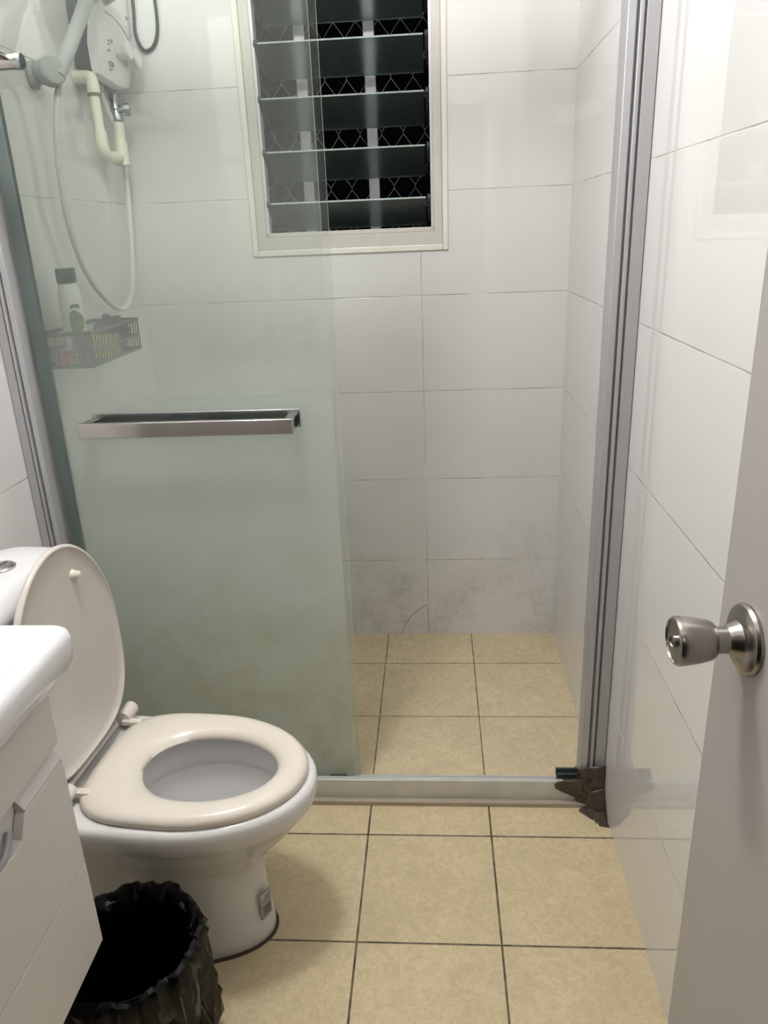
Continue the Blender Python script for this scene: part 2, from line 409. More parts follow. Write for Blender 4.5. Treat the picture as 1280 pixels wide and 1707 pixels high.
obj('bottom_rail', bm, m_alu_l, enc, bevel=.0006, seg=1)
bm = B(); box(bm, XL + .002, -.002, .078, .150, ZTOP, ZTOP + .045); obj('top_rail', bm, m_alu, enc, bevel=.002)
def pane(x0, x1, y0, y1, z0, z1):
    b = B(); fs = box(b, x0, x1, y0, y1, z0, z1)
    for f in fs:
        c = f.calc_center_median(); f.normal_update(); nrm = f.normal
        if abs(nrm.y) > .9: f.material_index = 1 if c.y > (y0 + y1) / 2 else 0
        else: f.material_index = 2
    return b
obj('fixed_pane', pane(-1.268, -.619, .135, .141, .036, ZTOP), [m_scum2, m_scum2, m_glass_edge], enc, angle=10)
# sliding door
sd = root('sliding_shower_door', (-.95, .117, .032), 'sliding frosted green-tinged glass shower door pushed to the left behind the toilet', 'shower door')
obj('glass_pane', pane(-1.262, -.632, .114, .120, .036, ZTOP), [m_scum2, m_scum, m_glass_edge], sd, angle=10)
bm = B(); box(bm, -1.182, -.711, .054, .066, .988, 1.021)
h = obj('door_handle', bm, m_chrome, sd, bevel=.0015)
h['label'] = 'square chrome pull bar across the glass'
for x0, x1 in ((-1.182, -1.160), (-.733, -.711)):
    bm = B(); box(bm, x0, x1, .066, .1135, .992, 1.017); obj('handle_post', bm, m_chrome, h, bevel=.0015)
bm = B(); box(bm, -1.170, -.703, .1100, .1138, .990, 1.030); obj('backing_strip', bm, m_chrome_d, h, bevel=.001)
bm = B(); box(bm, -1.272, -1.247, .108, .126, .040, ZTOP - .002); obj('edge_strip', bm, mat('grey_green_strip', (.11, .14, .13), .4), sd, bevel=.001)  # dark grey-green strip along the left edge of the sliding pane
bm = B(); box(bm, -.70, -.655, .1065, .1275, .032, .050); obj('guide_foot', bm, m_black, sd, bevel=.002)
# metal end guide poking out of the tape
gd = root('track_end_stop', (-.09, .10, .07), 'small dark metal guide block poking out of the brown tape on the shower rail', 'door guide')
bm = B(); box(bm, -.118, -.060, .086, .092, .0695, .084); box(bm, -.118, -.060, .100, .106, .0695, .090); obj('guide_plate', bm, m_basket, gd, bevel=.001)
bm = B(); box(bm, -.114, -.062, .092, .100, .071, .076); obj('guide_insert', bm, m_alu_l, gd)

# brown tape: crumpled sheets wrapped round jamb foot and rail end
def sheet(bm, quad, nu=12, nv=12, amp=.004, seed=0, thick=True, sc_=38):
    a, b, c, d = [Vector(q) for q in quad]; nrm = (b - a).cross(d - a).normalized()
    g = [[None] * (nv + 1) for _ in range(nu + 1)]
    for i in range(nu + 1):
        for j in range(nv + 1):
            u, v = i / nu, j / nv; p = (a * (1 - u) + b * u) * (1 - v) + (d * (1 - u) + c * u) * v
            k = abs(noise.noise(p * sc_ + Vector((seed * 7.3, 0, 0)))) * 1.5 + .15 * noise.noise(p * sc_ * 3 + Vector((seed, 3, 1)))
            g[i][j] = bm.verts.new(p + nrm * amp * k)
    for i in range(nu):
        for j in range(nv): bm.faces.new((g[i][j], g[i + 1][j], g[i + 1][j + 1], g[i][j + 1]))
tp = B()
S = sheet
S(tp, [(-.001, .070, .010), (-.062, .070, .035), (-.062, .074, .112), (-.001, .071, .127)], 12, 16, -.006, 1)
S(tp, [(-.0635, .072, .035), (-.0665, .115, .045), (-.0665, .115, .088), (-.0635, .074, .110)], 8, 10, -.004, 2)
S(tp, [(-.060, .068, .020), (-.125, .068, .058), (-.120, .073, .073), (-.055, .070, .082)], 14, 8, -.005, 3)
S(tp, [(-.125, .069, .062), (-.060, .069, .070), (-.060, .096, .074), (-.118, .094, .072)], 12, 6, -.004, 4)
S(tp, [(-.060, .066, .050), (-.075, .066, .022), (-.030, .060, .004), (-.002, .064, .030)], 10, 8, -.005, 5)
S(tp, [(-.001, .064, .060), (-.040, .066, .045), (-.050, .055, .003), (-.002, .040, .003)], 10, 12, -.004, 6)
S(tp, [(-.068, .052, .0015), (-.040, .066, .012), (-.020, .040, .003), (-.036, .018, .0015)], 10, 10, .003, 7)
S(tp, [(-.036, .060, .003), (-.002, .062, .006), (-.002, .006, .0015), (-.032, .010, .0015)], 10, 14, .003, 8)
S(tp, [(-.030, .020, .0015), (-.001, .022, .002), (-.001, -.006, .0015), (-.024, -.001, .0015)], 8, 8, .002, 9)
S(tp, [(-.0012, .020, .002), (-.0012, .072, .004), (-.0012, .072, .050), (-.0012, .060, .048)], 6, 8, -.002, 10)
t = obj('brown_tape', tp, m_tape, loc=(-.03, .06, 0), angle=180)
sm = t.modifiers.new('solid', 'SOLIDIFY'); sm.thickness = .0008; sm.offset = 0
props(t, 'crumpled brown packing tape wrapped round the foot of the right aluminium jamb', 'tape')

# ---------------------------------------------------------------- toilet  (local: +x is the front, origin under the seat hinge)
toi = root('toilet', (-1.10, -.282, 0), 'white ceramic close-coupled toilet with its cream lid raised', 'toilet', rz=radians(-4.2))
def egg(xb, xf, w, z, n=56, xm=None, pb=2.6, pf=2.0):
    """closed outline: front half an ellipse, rear half a squarer super-ellipse"""
    xm = xm if xm is not None else xb + (xf - xb) * .52
    out = []
    for k in range(n):
        a = 2 * pi * k / n; c, s = cos(a), sin(a)
        if c >= 0: x = xm + (xf - xm) * abs(c) ** (2 / pf); y = w * math.copysign(abs(s) ** (2 / pf), s)
        else: x = xm - (xm - xb) * abs(c) ** (2 / pb); y = w * math.copysign(abs(s) ** (2 / pb), s)
        out.append(Vector((x, y, z)))
    return out
bm = B()
rings = [egg(-.20, .332, .112, 0, pb=5), egg(-.20, .336, .116, .006, pb=5), egg(-.20, .336, .116, .03, pb=5), egg(-.19, .328, .109, .09, pb=5), egg(-.18, .324, .106, .15, pb=5),
         egg(-.18, .326, .106, .19, pb=5), egg(-.18, .345, .112, .225, pb=5), egg(-.18, .378, .128, .262, pb=5, xm=.13), egg(-.18, .410, .145, .300, pb=5, xm=.16),
         egg(-.19, .430, .156, .330, pb=5, xm=.18), egg(-.205, .439, .166, .340, pb=5, xm=.18), egg(-.21, .445, .172, .350, pb=5, xm=.18), egg(-.213, .450, .176, .372, pb=5, xm=.18), egg(-.213, .450, .176, .388, pb=5, xm=.18), egg(-.210, .446, .172, .396, pb=5, xm=.18),
         egg(-.203, .438, .164, .399, pb=5, xm=.18), egg(.075, .395, .125, .399, pb=2, xm=.225), egg(.078, .390, .121, .394, pb=2, xm=.225), egg(.075, .392, .124, .345, pb=2, xm=.225), egg(.078, .389, .121, .325, pb=2, xm=.225), egg(.084, .383, .114, .3235, pb=2, xm=.225), egg(.088, .376, .108, .30, pb=2, xm=.225),
         egg(.10, .345, .095, .24, pb=2, xm=.215), egg(.12, .30, .07, .19, pb=2, xm=.20), egg(.14, .27, .05, .172, pb=2, xm=.2)]
def _nar(p):
    if .2 < p.z < .345 and p.x < .20:
        t = max(0, min(1, (p.x + .02) / .20)); t = t * t * (3 - 2 * t); k = 1 if p.z < .338 else max(0, (.345 - p.z) / .007)
        lim = .105 + (abs(p.y) - .105) * t if abs(p.y) > .105 else abs(p.y)
        p.y = math.copysign(abs(p.y) * (1 - k) + lim * k, p.y)
for _rg in rings[:14]:
    for _p in _rg: _nar(_p)
loft(bm, rings)
bowl = obj('bowl', bm, m_ceramic, toi, local=True, angle=50)
bm = B(); loft(bm, [egg(.103, .345, .094, .2385, pb=2, xm=.215), egg(.103, .345, .094, .2395, pb=2, xm=.215)]); obj('water', bm, m_water, bowl, local=True)
bm = B(); loft(bm, [egg(-.205, .341, .121, 0.0003, pb=5), egg(-.203, .338, .118, .004, pb=5)]); obj('sealant_bead', bm, mat('dark_sealant', (.06, .045, .03), .8), bowl, local=True)
bm = B(); lathe(bm, [(0, .018), (.006, .017), (.009, .010), (.0095, 0)], (-.015, -.1045, .322), (0, -1, 0), 20); obj('bolt_cap', bm, m_pvc, bowl, local=True)
# sticker on the pedestal front
bm = B(); NS = 8
def sticker_pt(u, v, off): # u across (angle), v up
    a = -radians(17) + radians(15) * (1 - u) - radians(2) ; z = .060 + .068 * v
    e = egg(-.20, .330 - .03 * 0, .1125, z, pb=5); xm = -.20 + .530 * .52
    x = xm + (.3335 - xm) * cos(a) + off; y = .1145 * sin(a) - off * .4
    return Vector((x, y, z))
def patch(bm, u0, u1, v0, v1, off):
    g = [[bm.verts.new(sticker_pt(u0 + (u1 - u0) * i / NS, v0 + (v1 - v0) * j / 2, off)) for j in range(3)] for i in range(NS + 1)]
    for i in range(NS):
        for j in range(2): bm.faces.new((g[i][j], g[i + 1][j], g[i + 1][j + 1], g[i][j + 1]))
patch(bm, 0, 1, 0, 1, .0022); stk = obj('sticker', bm, m_label, bowl, local=True)
bm = B()
for k in range(9): patch(bm, .12 + k * .085, .12 + k * .085 + (.05 if k % 3 else .03), .10, .48, .0028)
for v in (.58, .68, .78): patch(bm, .12, .62 + .25 * (v < .7), v, v + .035, .0028)
for (a, b, c, d) in ((.03, .06, .03, .97), (.94, .97, .03, .97), (.03, .97, .02, .04), (.03, .97, .95, .975)): patch(bm, a, b, c, d, .0028)
obj('barcode', bm, m_ink, stk, local=True)
# tank
def rrect(x0, x1, y0, y1, z, r, n=6):
    out = []
    for (cx, cy, a0) in ((x1 - r, y1 - r, 0), (x0 + r, y1 - r, 90), (x0 + r, y0 + r, 180), (x1 - r, y0 + r, 270)):
        for k in range(n + 1):
            a = radians(a0 + 90 * k / n); out.append(Vector((cx + r * cos(a), cy + r * sin(a), z)))
    return out
bm = B(); loft(bm, [rrect(-.205, -.055, -0.167, 0.127, .385, .04), rrect(-.208, -.045, -0.177, 0.137, .42, .04), rrect(-.212, -.050, -0.190, 0.150, .60, .045), rrect(-.212, -.048, -0.194, 0.154, .765, .045)])
tank = obj('tank', bm, m_ceramic, toi, local=True, angle=60)
bm = B()
loft(bm, [rrect(-.214, -.044, -0.196, 0.156, .762, .046), rrect(-.216, -.040, -0.202, 0.162, .768, .05), rrect(-.216, -.038, -0.204, 0.164, .785, .05), rrect(-.214, -.042, -0.200, 0.160, .800, .05),
          rrect(-.208, -.052, -0.188, 0.148, .812, .05), rrect(-.195, -.055, -0.167, 0.127, .819, .05), rrect(-.16, -.085, -0.112, 0.072, .822, .035)])
tl = obj('tank_lid', bm, m_ceramic2, toi, local=True, angle=60)
bm = B(); lathe(bm, [(0, .026), (.004, .026), (.006, .024), (.005, .021), (.006, .0205), (.007, .018), (.0072, 0)], (-.125, .02, .821), (0, 0, 1), 32); fb = obj('flush_button', bm, m_chrome, tl, local=True)
bm = B(); box(bm, -.126, -.124, .001, .039, .827, .0286 + .8); obj('button_split', bm, m_black, fb, local=True)
# seat ring with rounded cross-section
bm = B(); N = 72
sec = [(0.0, .004), (.0, .012), (.06, .018), (.22, .0235), (.5, .0245), (.78, .0205), (.94, .012), (1.0, .004), (.97, .0), (.03, .0)]
O = egg(.010, .434, .164, 0, N, xm=.20, pb=3.6); I = egg(.106, .372, .096, 0, N, xm=.232, pb=2.1)
rings = []
for (t_, zz) in sec: rings.append([O[k].lerp(I[k], t_) + Vector((0, 0, .4005 + zz)) for k in range(N)])
R_ = [[bm.verts.new(p) for p in r] for r in rings]
for a in range(len(R_)):
    b = (a + 1) % len(R_)
    for i in range(N): bm.faces.new((R_[a][i], R_[a][(i + 1) % N], R_[b][(i + 1) % N], R_[b][i]))
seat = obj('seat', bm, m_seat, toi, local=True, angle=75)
# raised lid, leaning on the tank
bm = B(); lean = radians(1.8); HZ = .430; HX = .000
def lidp(u, y, o):   # u up along lid, y across, o towards the front
    return Vector((HX - u * sin(lean) + o * cos(lean), y, HZ + u * cos(lean) + o * sin(lean)))
def lr(inset, o):
    e = egg(inset + .010, .438 - inset, .179 - inset, 0, N, xm=.20, pb=3.2); return [lidp(p.x, p.y - .012 + .018 * p.x / .438, o) for p in e]
loft(bm, [lr(.10, -.014), lr(.03, -.013), lr(.010, -.009), lr(.001, -.001), lr(0, .004), lr(.002, .008), lr(.006, .0085), lr(.009, .004), lr(.02, .001), lr(.10, -.0005)])
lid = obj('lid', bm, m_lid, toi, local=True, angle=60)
for y in (.062,):
    bm = B(); c = lidp(.362, y, .0); d = Vector((cos(lean), 0, sin(lean)))
    lathe(bm, [(0, .011), (.006, .008), (.014, .007), (.016, .005), (.0165, 0)], c, d, 20); obj('bumper', bm, m_seat, lid, local=True)
for s in (-1, 1):
    bm = B(); yc = .008 + s * .132
    tube(bm, [(.002, yc - .022, .424), (.002, yc + .022, .424)], .0165, 20); box(bm, .002, .045, yc - s * .022 - .008, yc - s * .022 + .008, .412, .4235)
    box(bm, -.014, .010, yc - .014, yc + .014, .3995, .424)
    obj('hinge', bm, m_seat, toi, local=True, bevel=.0015)
bm = B(); tube(bm, [(-.004, -.10, .424), (-.004, .10, .424)], .006, 12); obj('hinge_bar', bm, m_lid, toi, local=True)

# ---------------------------------------------------------------- vanity and washbasin
FX = -.92; VY = -.682; VY0 = -1.26
van = root('vanity_cabinet', (-1.12, -.97, .40), 'white lacquered wall-hung vanity cabinet under the washbasin', 'cabinet')
bm = B(); box(bm, XL + .002, FX - .020, VY0, VY, .402, .770); box(bm, XL + .002, FX - .020, VY - .015, VY, .770, .848); box(bm, XL + .002, FX - .020, VY0, VY0 + .015, .770, .848); obj('carcass', bm, m_cab, van, bevel=.001)
bm = B(); box(bm, FX - .020, FX - .014, VY0 + .004, VY - .004, .405, .846); obj('carcass_shadow_gap', bm, m_cab, van)
bm = B()   # upper drawer front: lower edge bevelled back to form a finger pull
prism(bm, [(FX - .0135, .848), (FX, .848), (FX, .760), (FX - .0135, .747)], 'y', VY0, VY); dr = obj('drawer_front', bm, m_cab, van, bevel=.0008)
bm = B()   # middle front with sloping top and a curved cut-out in its middle
mid = [(VY, .730), (VY, .5535), (VY0, .5535), (VY0, .730), (-.905, .730), (-.880, .722), (-.862, .708), (-.820, .700), (-.800, .704), (-.785, .728), (-.781, .730)]
prism(bm, mid, 'x', FX - .0135, FX); md = obj('door', bm, m_cab, van, bevel=.001)
bm = B(); prism(bm, [(FX - .0138, .748), (FX - .0132, .748), (FX - .001, .733), (FX - .0015, .7305), (FX - .0138, .7305)], 'y', -.781, VY); obj('finger_rail', bm, m_cab, van)
bm = B(); box(bm, FX - .0135, FX, VY0, VY, .402, .5515); obj('lower_panel', bm, m_cab, van, bevel=.0008)
bm = B(); tube(bm, spline([(FX - .010, -.806, .722), (FX - .006, -.822, .711), (FX - .004, -.842, .706), (FX - .006, -.866, .712), (FX - .010, -.886, .726)], 6), .0045, 10); obj('curved_pull', bm, m_grille, md)

bs = root('washbasin', (-1.12, -.95, .85), 'white ceramic washbasin with rounded corner on top of the vanity cabinet', 'washbasin')
bm = B()
BX0, BX1, BY0, BY1 = XL + .002, -.893, -1.30, -.628
def rr(i, z, r, di=0, db=0): return rrect(BX0 + (i + db) , BX1 - i, BY0 + i, BY1 - i, z, r, 8)
rings = [rrect(BX0, BX1 - .030, BY0 + .02, BY1 - .045, .8485, .012, 8), rrect(BX0, BX1 - .010, BY0 + .006, BY1 - .014, .852, .018, 8), rrect(BX0, BX1 - .003, BY0 + .002, BY1 - .004, .857, .022, 8), rrect(BX0, BX1 - .001, BY0, BY1, .872, .024, 8), rrect(BX0, BX1, BY0, BY1, .890, .024, 8), rrect(BX0, BX1 - .003, BY0 + .003, BY1 - .003, .899, .022, 8),
         rrect(BX0, BX1 - .010, BY0 + .010, BY1 - .010, .904, .018, 8), rrect(BX0, BX1 - .020, BY0 + .02, BY1 - .02, .9045, .014, 8),
         rrect(BX0 + .10, BX1 - .030, BY0 + .03, BY1 - .032, .9000, .03, 8), rrect(BX0 + .11, BX1 - .042, BY0 + .06, BY1 - .06, .890, .05, 8), rrect(BX0 + .115, BX1 - .05, BY0 + .09, BY1 - .10, .876, .07, 8),
         rrect(BX0 + .12, BX1 - .06, BY0 + .13, BY1 - .16, .845, .08, 8), rrect(BX0 + .14, BX1 - .08, BY0 + .17, BY1 - .20, .80, .08, 8), rrect(BX0 + .18, BX1 - .13, BY0 + .22, BY1 - .25, .778, .04, 8)]
for _rg in rings[2:]:
    for _p in _rg: _p.z += .008
loft(bm, rings)
obj('basin', bm, m_ceramic2, bs, angle=60)
bm = B(); lathe(bm, [(0, .022), (.003, .022), (.004, .018), (.0042, 0)], (-1.12, -.965, .778), (0, 0, 1), 24); obj('drain', bm, m_chrome, bs)

# ---------------------------------------------------------------- waste bin
bn = root('waste_bin', (-.945, -.575, 0), 'small waste bin lined with a crumpled glossy black plastic bag', 'bin')
bm = B(); lathe(bm, [(.001, .082), (.004, .085), (.262, .108), (.266, .110), (.262, .105), (.01, .080)], (-.945, -.575, 0), (0, 0, 1), 40); obj('bucket', bm, m_black, bn)
bm = B(); NA = 150; cx, cy = -.945, -.575
prof = [(.060, .070, 0), (.120, .088, .3), (.180, .096, .6), (.225, .099, 1), (.255, .103, 1), (.271, .107, .8), (.278, .1135, .7), (.274, .1205, .8), (.262, .125, 1), (.240, .124, 1.2), (.215, .121, 1.4), (.185, .118, 1.6), (.150, .116, 1.8), (.115, .114, 2.0), (.080, .112, 2.0), (.045, .109, 2.0), (.018, .106, 1.8)]
rings = []
for i, (z, r, k) in enumerate(prof):
    ring = []
    for a in range(NA):
        th = 2 * pi * a / NA; dx, dy_ = cos(th), sin(th)
        q = Vector((dx * 1.6, dy_ * 1.6, z * 3.5))
        f = .0075 * (abs(noise.noise(q * 2.2 + Vector((5, 1, 2)))) * 2.4 - .5) + .0045 * (abs(noise.noise(q * 5.5)) * 2 - .4) + .002 * noise.noise(q * 14)
        f += .011 * (noise.voronoi(q * 2.6)[0][0] - .25) + .005 * (noise.voronoi(q * 6.5)[0][0] - .25)
        if i <= 4: f = -abs(f) * .9
        zz = z + (.012 * noise.noise(Vector((dx * 2.8, dy_ * 2.8, 3))) if z > .2 else 0)
        if 5 <= i: zz += .004 * noise.noise(q * 4)
        rad = max(r + f * k * (1.0 if i > 4 else .8), (.086 + .105 * max(z, 0) + .003) if (i > 6) else .02)
        # loose skirt bulging to the right of the bin
        if i > 8: rad += .008 * max(0, cos(th - .35)) ** 3 * (1 - abs(z - .12) / .16 if abs(z - .12) < .16 else 0)
        ring.append((cx + dx * rad, cy + dy_ * rad, max(zz, .002)))
    rings.append(ring)
loft(bm, rings, True, False)
obj('bin_liner', bm, m_bag, bn, angle=32)

# ---------------------------------------------------------------- room door, standing open on the right
dd = root('door_1', (-.100, -1.520, 0), 'open grey-white laminate door with steel knob, beside the right tiled wall', 'door', kind='structure')
E0 = Vector((-.132, -.818, 0)); D = Vector((-.035, .698, 0)).normalized(); Nn = Vector((-D.y, D.x, 0))  # Nn points into the room
H0 = E0 - D * .72
def DP(s, n, z): return E0 - D * s + Nn * n + Vector((0, 0, z))
bm = B()
va = [bm.verts.new(DP(s, n, z)) for s in (0, .72) for n in (0, -.038) for z in (.012, 2.03)]
for i, f in enumerate(((0, 1, 3, 2), (4, 6, 7, 5), (0, 4, 5, 1), (2, 3, 7, 6), (0, 2, 6, 4), (1, 5, 7, 3))):
    fc = bm.faces.new([va[j] for j in f]); fc.material_index = 1 if i in (0, 1) else 0
obj('door_leaf', bm, [m_door, m_door_e], dd, bevel=.0015)
KZ = 1.026
bm = B(); lathe(bm, [(0, .0325), (.003, .0330), (.006, .0315), (.0085, .027), (.010, .0175), (.0125, .0160), (.017, .0145), (.020, .0128), (.033, .0125)], DP(.061, 0, KZ), Nn, 48)
rs = obj('rose', bm, m_steel, dd, angle=28)
bm = B(); lathe(bm, [(.031, .0120), (.032, .0165), (.035, .0185), (.045, .0208), (.056, .0224), (.0640, .0228), (.0668, .0215), (.0675, .0195), (.0660, .0190), (.0655, .0060), (.0655, .0)], DP(.061, 0, KZ), Nn, 48)
kn = obj('door_knob', bm, m_steel, dd, angle=28)
bm = B(); lathe(bm, [(.0650, .0062), (.0680, .0060), (.0685, .0050), (.0672, .0045), (.0670, 0)], DP(.061, 0, KZ), Nn, 24)
kc = obj('key_cylinder', bm, m_steel, kn)
bm = B(); c0 = DP(.061, .0675, KZ)
vv = [bm.verts.new(c0 + D * a + Vector((0, 0, b)) + Nn * n) for n in (0, .0008) for a, b in ((-.0009, -.0032), (.0009, -.0032), (.0009, .0032), (-.0009, .0032))]
for f in ((0, 1, 2, 3), (7, 6, 5, 4), (0, 4, 5, 1), (1, 5, 6, 2), (2, 6, 7, 3), (3, 7, 4, 0)): bm.faces.new([vv[j] for j in f])
obj('keyhole', bm, m_ink, kc)

# ---------------------------------------------------------------- shower fittings (left wall of the shower)
wh = root('water_heater', (-1.33, .80, 1.80), 'white electric shower water heater with two round knobs and dark grey side casing', 'water heater')
bm = B(); prism(bm, [(XL + .001, 1.815), (-1.285, 1.805), (-1.262, 1.95), (-1.258, 2.15), (XL + .001, 2.15)], 'y', .700, .915)
obj('casing', bm, m_grey_d, wh, bevel=.003)
bm = B(); rings = []
for z, xf, y0, y1 in ((1.795, -1.282, .706, .909), (1.800, -1.272, .698, .917), (1.815, -1.266, .694, .920), (1.87, -1.256, .692, .922), (1.95, -1.248, .692, .922), (2.05, -1.244, .692, .922), (2.13, -1.246, .694, .920), (2.155, -1.262, .70, .914)):
    r = []; n = 14
    for k in range(n + 1):
        u = k / n; y = y0 + (y1 - y0) * u; bulge = .012 * (1 - abs(2 * u - 1) ** 3.5)
        r.append((xf + bulge, y, z - .012 * sin(pi * u) * (1 if z < 1.83 else 0)))
    for k in range(n + 1):
        u = 1 - k / n; r.append((-1.285 if z < 1.9 else -1.268, y0 + (y1 - y0) * u, z - .012 * sin(pi * u) * (1 if z < 1.83 else 0)))
    rings.append(r)
loft(bm, rings); cov = obj('front_cover', bm, m_white_p, wh, angle=40)
for y, z, s in ((.800, 1.868, 1.0), (.862, 1.858, 1.0)):
    bm = B(); lathe(bm, [(0, .020), (.004, .0215), (.012, .0215), (.014, .020), (.022, .024), (.030, .0245), (.033, .022), (.0335, 0)], (-1.246, y, z), (1, 0, .05), 28); obj('knob', bm, m_white_p, wh)
def xface(z): return -1.256 + (z - 1.87) * .1 + .0118
bm = B(); tube(bm, spline([(xface(1.94) - .001, .725, 1.942), (xface(1.935) + .0005, .78, 1.938), (xface(1.92) + .0005, .84, 1.925), (xface(1.90) - .002, .895, 1.900)], 6), .0014, 6)
obj('seam_line', bm, m_print, cov)
for (y, z, wy, hz) in ((.872, 1.960, .020, .004), (.735, 1.880, .010, .0022), (.735, 1.872, .008, .0022), (.752, 1.881, .006, .010), (.735, 1.858, .008, .002), (.742, 1.832, .014, .0022), (.742, 1.824, .010, .0022), (.756, 1.828, .006, .010), (.742, 1.815, .016, .0016)):
    x = xface(z); bm = B(); box(bm, x - .004, x + .0012, y - wy / 2, y + wy / 2, z - hz / 2, z + hz / 2); obj('printed_mark', bm, m_print, cov)
for y in (.765, .850):
    bm = B(); lathe(bm, [(0, .016), (.020, .016), (.021, .012), (.038, .012)], (-1.300, y, 1.806), (0, 0, -1), 20); obj('water_inlet', bm, m_grey_p, wh)

# inlet pipe work
wp = root('water_pipe', (-1.30, .75, 1.60), 'cream plastic water pipe with elbows leading from the wall up to the water heater', 'pipe')
px = -1.285
bm = B(); tube(bm, [(XL + .001, .686, 1.790), (px - .018, .686, 1.790)] + spline([(px - .012, .686, 1.790), (px - .003, .686, 1.786), (px, .686, 1.775)], 5) + [(px, .686, 1.752)], .0165, 18); el = obj('elbow', bm, m_pvc, wp)
bm = B(); tube(bm, [(px, .686, 1.750), (px, .686, 1.747)], .0170, 18); obj('glue_ring', bm, m_glue, el)
bm = B(); tube(bm, [(px, .686, 1.748), (px, .690, 1.655)], .0125, 16); obj('pipe_section', bm, m_pvc, wp)
bm = B(); tube(bm, [(px, .690, 1.665)] + spline([(px, .690, 1.640), (px, .694, 1.620), (px, .706, 1.608), (px, .725, 1.604)], 5) + [(px, .775, 1.606)], .0160, 18); obj('elbow', bm, m_pvc, wp)
bm = B(); tube(bm, [(px, .765, 1.606), (px, .812, 1.610)], .0125, 16); obj('pipe_section', bm, m_pvc, wp)
bm = B(); tube(bm, [(px, .822, 1.590), (px, .822, 1.628), (px, .824, 1.650)], .0185, 18); tube(bm, [(px, .824, 1.650), (px, .828, 1.70)], .0150, 18); obj('tee_fitting', bm, m_pvc, wp)
bm = B(); lathe(bm, [(0, .014), (.006, .0165), (.020, .0165), (.022, .012), (.030, .012), (.032, .015), (.045, .015), (.046, .011), (.075, .011)], (px, .828, 1.700), (-.15, .2, 1), 20)
vb = obj('stop_valve', bm, m_chrome_d, wp)
bm = B(); lathe(bm, [(0, .009), (.016, .009), (.018, .017), (.034, .017), (.036, .014)], (px, .834, 1.733), (1, .25, 0), 10); obj('valve_handle', bm, m_chrome_d, vb)

# hand shower and its hose
hb = root('shower_bracket', (-1.33, .46, 1.755), 'round grey plastic wall bracket holding the hand shower', 'bracket')
bm = B(); lathe(bm, [(.001, .030), (.012, .030), (.014, .020), (.040, .020)], (XL, .445, 1.755), (1, .15, 0), 28); obj('wall_plate', bm, m_grey_p, hb)
bm = B(); lathe(bm, [(0, .028), (.004, .0315), (.024, .0315), (.029, .028), (.031, .019), (.030, 0)], (-1.288, .440, 1.757), (.80, -.58, .1), 36); obj('swivel_disc', bm, m_grey_p, hb, angle=30)
hs = root('hand_shower', (-1.27, .47, 1.74), 'grey-white hand shower resting in the round bracket and tilted up over the heater', 'hand shower')
a = Vector((-1.262, .438, 1.748)); bb = Vector((-1.240, .628, 1.950))
bm = B(); tube(bm, [a, a.lerp(bb, .15), a.lerp(bb, .6), bb], .0145, 20, .0175); obj('handle', bm, m_grey_p, hs)
bm = B(); lathe(bm, [(-.022, .018), (-.016, .034), (-.004, .044), (.010, .046), (.014, .043), (.015, 0)], (-1.190, .690, 1.978), (.45, .30, -.84), 32); hd = obj('shower_head', bm, m_grey_p, hs)
bm = B(); tube(bm, [bb - (bb - a) * .03, (-1.205, .668, 1.985)], .0165, 16); obj('neck', bm, m_grey_p, hs)
bm = B(); tube(bm, spline([(-1.272, .458, 1.735), (-1.282, .452, 1.70), (-1.296, .440, 1.60), (-1.300, .440, 1.45), (-1.300, .487, 1.325), (-1.300, .584, 1.245), (-1.300, .696, 1.205), (-1.300, .782, 1.250), (-1.300, .838, 1.39), (-1.300, .866, 1.556), (-1.298, .850, 1.66), (-1.300, .800, 1.73), (-1.300, .765, 1.775)], 10), .0075, 12)
props(obj('shower_hose', bm, m_hose, loc=(-1.3, .44, 1.20)), 'long pale hose looping down the shower wall below the hand shower', 'hose')
bm = B(); tube(bm, spline([(-1.250, .936, 2.16), (-1.236, .936, 2.08), (-1.235, .936, 2.0), (-1.239, .936, 1.94), (-1.228, .936, 1.903), (-1.212, .936, 1.893), (-1.190, .936, 1.905), (-1.174, .936, 1.945), (-1.172, .936, 2.02), (-1.180, .936, 2.12), (-1.20, .936, 2.20)], 8), .0048, 10)
props(obj('power_cord', bm, m_cord, loc=(-1.21, .936, 1.893)), 'dark electric cord hanging in a loop on the back wall beside the heater', 'cord')

# wire basket and what stands in it
bk = root('wire_basket', (-1.265, .39, 1.115), 'dark wire shower basket hung on the left shower wall', 'basket')
bx0, bx1, by0, by1 = -1.325, -1.205, .238, .545
for z, r in ((1.190, .005), (1.150, .003), (1.115, .004)):
    bm = B()
    pts = [(bx0, by0, z), (bx1, by0, z), (bx1, by1, z), (bx0, by1, z)]
    for i in range(4): tube(bm, [pts[i], pts[(i + 1) % 4]], r, 8)
    obj('rim_wire', bm, m_basket, bk)
bm = B()
for k in range(19):
    y = by0 + (by1 - by0) * k / 18; tube(bm, [(bx1, y, 1.190), (bx1, y, 1.113)], .0020, 6); tube(bm, [(bx0, y, 1.113), (bx1, y, 1.113)], .0014, 6)
for k in range(7):
    x = bx0 + (bx1 - bx0) * k / 6; tube(bm, [(x, by0, 1.190), (x, by0, 1.113)], .0014, 6); tube(bm, [(x, by1, 1.190), (x, by1, 1.113)], .0014, 6)
obj('wire_grid', bm, m_basket, bk)
FZ = 1.1165
bt = root('shampoo_bottle', (-1.27, .315, FZ), 'tall white shampoo bottle with dark cap and green fruit label in the wire basket', 'bottle')
